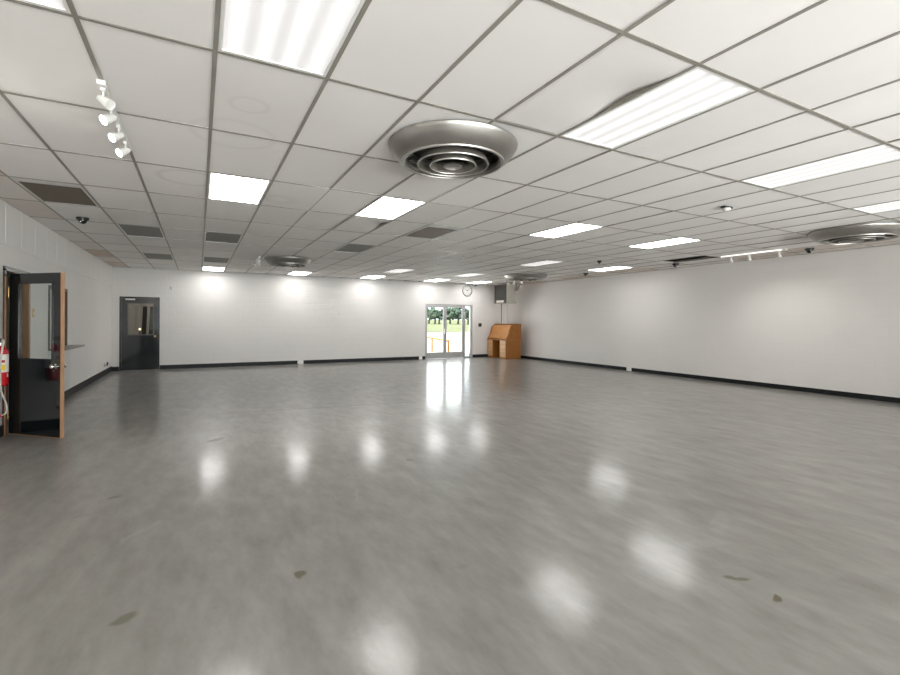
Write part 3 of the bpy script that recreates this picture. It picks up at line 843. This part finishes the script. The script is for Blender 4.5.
# ------------------------------------------------------------------ things on the back and right walls
t = thing('wall_clock', 'round wall clock with dark rim above the glass doors', 'clock', (9.53, YB, 2.70))
m = axis_matrix((0, 0, 0), (0, -1, 0))
MB().lathe([(0, .001), (.225, .001), (.235, .02), (.225, .045), (.200, .045), (.190, .03)], 48, m).build('rim', MT['duct'], t)
dial = MB().lathe([(0, .022), (.19, .022)], 48, m).build('dial', MT['dial'], t)
tk = MB()
for k in range(12):
    a = k * PI / 6
    tk.box(-.008, -.024, .150, .008, -.0225, .182, Matrix.Rotation(a, 4, 'Y'))
tk.build('hour_marks', MT['blackm'], dial)
MB().box(-.009, -.027, -.02, .009, -.025, .10, Matrix.Rotation(math.radians(300), 4, 'Y')).build('hour_hand', MT['blackm'], t)
MB().box(-.006, -.030, -.03, .006, -.028, .15, Matrix.Rotation(math.radians(50), 4, 'Y')).build('minute_hand', MT['blackm'], t)

t = thing('keypad', 'small black wall keypad between the glass doors and the desk', 'keypad', (10.14, YB, 1.32))
MB().box(-.07, -.03, -.07, .07, -.0005, .07).bevel(.006).build('body', MT['blackm'], t)
MB().box(-.045, -.0325, .01, .045, -.0302, .05).build('screen', MT['black'], t)

def outlet(label, loc, rz):
    t = thing('outlet_box', label, 'outlet', loc, rz, 'white floor-level outlet boxes')
    MB().box(-.062, -.05, .001, .062, -.0005, .115).bevel(.005).build('body', MT['white'], t)
    p = MB()
    for z in (.045, .085): p.box(-.016, -.053, z - .012, .016, -.0502, z + .012)
    p.build('socket', MT['paper'], t)
    return t
o0 = outlet('white outlet box in the baseboard of the back wall, left half', (3.03, YB, 0), 0)
copy_tree(o0, (7.47, YB, 0), 'white outlet box in the back baseboard just left of the glass doors')
copy_tree(o0, (XR, 9.90, 0), 'white outlet box in the baseboard of the right wall', PI / 2 * 1).rotation_euler = (0, 0, -PI / 2)
t = thing('wall_hook', 'tiny grey hook on the back wall right of the black door', 'hook', (-.74, YB, 2.42))
MB().box(-.022, -.012, -.05, .022, -.0005, .05).bevel(.004).build('plate', MT['duct'], t)
MB().tube([(0, -.012, .01), (0, -.04, .0), (0, -.05, .03)], .007, 8).build('prong', MT['duct'], t)

# ------------------------------------------------------------------ unit heater
t = thing('unit_heater', 'beige hanging gas heater with dark grille in the back right corner', 'heater', (10.40, 14.80, 0))
hb, ht, hw, hl = 2.18, 2.90, .40, .77
MB().box(.012, .0, hb, hw, hl, ht).bevel(.008).build('cabinet', MT['beige'], t)
fr = MB()
for y0, y1, z0, z1 in ((.0, .04, hb, ht), (hl - .04, hl, hb, ht), (.04, hl - .04, hb, hb + .14), (.04, hl - .04, ht - .05, ht)):
    fr.box(-.02, y0, z0, .0115, y1, z1)
fr.build('grille_frame', MT['grille'], t)
MB().box(-.004, .04, hb + .14, .0115, hl - .04, ht - .05).build('grille_back', MT['throat'], t)
for k in range(7):
    z = hb + .18 + k * .075
    MB().box(-.012, .04, -.004, .022, hl - .04, .004, Matrix.Translation((-.010, 0, z)) @ Matrix.Rotation(.5, 4, 'Y')).build('louvre', MT['grille'], t)
tag(MB().box(-.0225, .14, hb + .03, -.0205, hl - .14, hb + .11).build('name_plate', MT['beige'], t), 'pale plate under the grille')
MB().box(hw - .01, .08, hb, hw + .16, .26, hb + .10).bevel(.006).build('gas_valve', MT['beige'], t)
for x, y in ((.06, .06), (.34, .06), (.06, .71), (.34, .71)):
    MB().tube([(x, y, ht - .002), (x, y, H - .004)], .006, 6).build('hanger_rod', MT['duct'], t)
pts = [(hw - .005, .10, ht - .17)] + [(hw + .10 + .11 * math.sin(a), .10, ht - .06 - .11 * math.cos(a)) for a in [k * PI / 12 for k in range(7)]] + [(hw + .21, .10, H + .05)]
MB().tube(pts, .075, 18).build('flue_pipe', MT['duct'], t)
MB().tube([(.2, .60, 1.385), (.2, .60, hb + .004)], .013, 8).build('gas_pipe', MT['blackm'], t)

# ------------------------------------------------------------------ roll-top desk
t = thing('roll_top_desk', 'honey-oak roll-top desk in the back right corner', 'desk', (10.46, 14.90, 0))
DLn, DDp = 1.30, .74
prof = [(.02, .765), (.030, .80), (.055, .85), (.095, .91), (.130, .98), (.155, 1.06), (.180, 1.15), (.212, 1.235), (.26, 1.30), (.325, 1.338), (.40, 1.35), (DDp, 1.35), (DDp, .765)]
for y0, y1 in ((0, .035), (DLn - .035, DLn)):
    MB().prism(prof, y0, y1).build('side_panel', MT['oak'], t)
inner = [(x + .014, z - .012) for x, z in prof[:-2]]
tb = MB()
for (xa, za), (xb, zb) in zip(prof[1:-3], prof[2:-2]):
    n_ = 3
    for k in range(n_):
        p0 = Vector((xa + (xb - xa) * k / n_ + .015, za + (zb - za) * k / n_ - .008)); p1 = Vector((xa + (xb - xa) * (k + .9) / n_ + .015, za + (zb - za) * (k + .9) / n_ - .008))
        dv = (p1 - p0).normalized(); nv = Vector((dv.y, -dv.x)) * .014
        tb.prism([(p0.x, p0.y), (p1.x, p1.y), (p1.x + nv.x, p1.y + nv.y), (p0.x + nv.x, p0.y + nv.y)], .036, DLn - .036)
tb.build('tambour', MT['oak_t'], t)
MB().box(.36, -.012, 1.350, DDp + .005, DLn + .012, 1.376).bevel(.004).build('top_shelf', MT['oak'], t)
MB().box(DDp - .02, .036, .765, DDp - .001, DLn - .036, 1.349).build('back_panel', MT['oak'], t)
MB().box(-.012, -.015, .728, DDp, DLn + .015, .764).bevel(.006).build('desktop', MT['oak'], t)
for y0, y1 in ((.005, .43), (DLn - .37, DLn - .005)):
    pd = MB().box(.022, y0, .05, DDp - .01, y1, .727).box(.035, y0 + .02, 0.001, DDp - .03, y1 - .02, .05)
    # raised stiles and rails on the end
    e = y0 - .004 if y0 < .1 else y1
    for x0, x1, c0, c1 in ((.03, .10, .06, .72), (DDp - .09, DDp - .02, .06, .72), (.10, DDp - .09, .06, .14), (.10, DDp - .09, .65, .72)):
        pd.box(x0, e, c0, x1, e + .004, c1)
    po_ = pd.build('pedestal', MT['oak'], t)
    for k in range(4):
        c0 = .075 + k * .163
        dr = MB().box(.004, y0 + .02, c0, .0215, y1 - .02, c0 + .15).bevel(.003).build('drawer', MT['oak_d'], po_)
        # pull bars are pieces of the drawer front
        ym = (y0 + y1) / 2
        ph = MB().tube([(.004, ym - .05, c0 + .085), (-.012, ym - .045, c0 + .08), (-.012, ym + .045, c0 + .08), (.004, ym + .05, c0 + .085)], .005, 6)
        q = ph.build('drawer_pull', MT['brass'], po_)
MB().box(DDp - .06, .431, .10, DDp - .04, DLn - .371, .727).build('kneehole_back', MT['knee'], t)
t = thing('white_cup', 'small white cup standing on top of the oak roll-top desk', 'cup', (10.90, 15.80, 1.3765))
MB().lathe([(0, 0), (.032, 0), (.036, .01), (.042, .10), (.039, .10), (.033, .012), (0, .010)], 20).build('body', MT['white'], t)
MB().tube([(-.038, 0, .08), (-.065, 0, .075), (-.068, 0, .04), (-.037, 0, .03)], .006, 6).build('handle', MT['white'], t)

# ------------------------------------------------------------------ fire extinguisher beside the open door
t = thing('fire_extinguisher', 'red fire extinguisher hanging left of the open black door', 'fire extinguisher', (-2.110, 7.55, .015)); t.scale = (.89, .89, .985)
MB().lathe([(0, .665), (.07, .665), (.082, .675), (.084, .69), (.084, 1.06), (.078, 1.10), (.055, 1.135), (.03, 1.15), (.026, 1.165), (0, 1.165)], 32).build('cylinder', MT['red'], t)
MB().lathe([(.0848, .835), (.0848, 1.055)], 32).build('label', MT['paper'], t)
def patch(a0, a1, z0, z1, m, nm, rr=.0853):
    q = MB(); n_ = 6
    vs = [[q.bm.verts.new((rr * math.cos(a0 + (a1 - a0) * k / n_), rr * math.sin(a0 + (a1 - a0) * k / n_), z)) for k in range(n_ + 1)] for z in (z0, z1)]
    for k in range(n_): q.bm.faces.new((vs[0][k], vs[0][k + 1], vs[1][k + 1], vs[1][k]))
    return q.build(nm, m, t)
patch(-1.6, -.7, .86, .93, MT['yellow'], 'yellow_patch')
patch(-1.3, -.75, .955, .985, MT['red'], 'red_band')
patch(-.45, -.15, .775, .82, MT['paper'], 'inspection_tag')
MB().lathe([(0, 1.165), (.022, 1.165), (.022, 1.20), (.014, 1.205), (0, 1.205)], 16).build('valve', MT['chrome'], t)
MB().box(-.012, -.11, 1.205, .012, .02, 1.217).box(-.012, -.12, 1.235, .012, .01, 1.247, Matrix.Rotation(0.0, 4, 'X')).box(-.012, -.005, 1.2165, .012, .012, 1.2355).build('lever', MT['blackm'], t)
hp = [(.01, -.02, 1.19), (.035, -.04, 1.235), (.05, -.06, 1.20), (.045, -.098, 1.12), (.03, -.103, .95), (.03, -.103, .75), (.03, -.09, .64), (.045, -.07, .56), (.075, -.06, .46), (.085, -.06, .38), (.07, -.06, .33), (.03, -.06, .31)]
def smooth(p, n_=5):
    out = []; p = [Vector(q) for q in p]
    for i in range(len(p) - 1):
        a, b_, c, d = p[max(i - 1, 0)], p[i], p[i + 1], p[min(i + 2, len(p) - 1)]
        for k in range(n_):
            u = k / n_
            out.append(.5 * ((2 * b_) + (c - a) * u + (2 * a - 5 * b_ + 4 * c - d) * u * u + (3 * b_ - a - 3 * c + d) * u ** 3))
    return out + [p[-1]]
tag(MB().tube(smooth(hp), .010, 10).build('hose', MT['hose'], t), 'pale hose')
MB().lathe([(0, 0), (.014, 0), (.020, .09), (.016, .09), (0, .02)], 16, axis_matrix((.034, -.06, .31), (-.9, -.1, -.3))).build('nozzle', MT['red'], t)
MB().box(-.1, -.02, .80, -.0845, .02, 1.12).build('wall_bracket', MT['blackm'], t)

# ------------------------------------------------------------------ outside, seen through the glass doors and windows
struct('paving', MB().box(-60, YB + T, -.16, 80, 52, -.012), MT['pave'])
struct('front_pavement', MB().box(-60, -70, -.16, 80, YF - T, -.012), MT['pave'])
gq = MB()
ny = 14
rows = []
for j in range(ny + 1):
    yy = 52 + j * 14
    zz = -.012 + max(0, (yy - 52)) * .0098
    rows.append([gq.bm.verts.new((xx, yy, zz + random.uniform(0, .05))) for xx in range(-80, 241, 20)])
for a, b_ in zip(rows, rows[1:]):
    for k in range(len(a) - 1): gq.bm.faces.new((a[k], a[k + 1], b_[k + 1], b_[k]))
struct('lawn', gq, MT['grass'])

R0 = (10.35, 22.2); R1 = (9.085, 16.98)
rl = thing('railing', 'yellow-orange post railing outside the glass doors', 'railing', (R1[0], R1[1], 0))
def rel(u, z): return (R0[0] + (R1[0] - R0[0]) * u - R1[0], R0[1] + (R1[1] - R0[1]) * u - R1[1], z)
MB().tube([rel(-.6, .65), rel(1.0, .65)], .045, 10).build('top_rail', MT['railing'], rl)
for u in (-.55, .40, .985):
    MB().tube([rel(u, -.011), rel(u, .648)], .045, 10).build('post', MT['railing'], rl)

def tree(label, x, y, z, h, r, seed, trunks=1):
    rnd = random.Random(seed)
    t = thing('tree', label, 'tree', (x, y, z), 0, 'trees beyond the lawn')
    tr = MB()
    for k in range(trunks):
        ox_ = (k - (trunks - 1) / 2) * 1.3
        tr.tube([(ox_, 0, -.2), (ox_ * .9 + .08, 0, h * .25), (ox_ * .6, .1, h * .55)], [.26, .20, .10], 9)
    tr.build('trunk', MT['bark'], t)
    f = MB()
    for k in range(70):
        a, rr = rnd.uniform(0, 2 * PI), r * math.sqrt(rnd.random())
        zz = h * (.30 + .62 * rnd.random() * (1 - .45 * (rr / r) ** 2))
        s = rnd.uniform(.42, .85) * r * .36
        mt = Matrix.Translation((rr * math.cos(a), rr * math.sin(a), zz)) @ Matrix.Rotation(rnd.uniform(0, 3), 4, Vector((rnd.random(), rnd.random(), 1))) @ Matrix.Diagonal((s, s * rnd.uniform(.7, 1.2), s * .75, 1))
        ret = bmesh.ops.create_icosphere(f.bm, subdivisions=2, radius=1)
        for v in ret['verts']:
            v.co = mt @ (v.co * rnd.uniform(.78, 1.15))
    f.build('foliage', MT['leaf'], t)
    return t
def at(px, D, zc=None):
    X = (px - 450) / F_PX * D
    return (D * s_ + X * c_, D * c_ - X * s_)
for i, (px, D, h, r, tk_, lb) in enumerate((
        (429, 130, 5.2, 1.9, 1, 'dark tree behind the left glass pane, leftmost of the far trees'),
        (437, 124, 5.0, 2.1, 2, 'dark two-trunked tree behind the left glass pane beside the door post'),
        (450, 128, 4.9, 2.0, 1, 'dark tree behind the second glass pane, left part of the pane'),
        (458, 122, 5.2, 2.2, 1, 'dark tree behind the second glass pane, at its right side'),
        (468, 118, 4.6, 1.3, 1, 'narrow dark tree behind the slim side pane'))):
    x, y = at(px, D)
    tree(lb, x, y, -.012 + max(0, y - 52) * .0098, h, r, 11 + i, tk_)
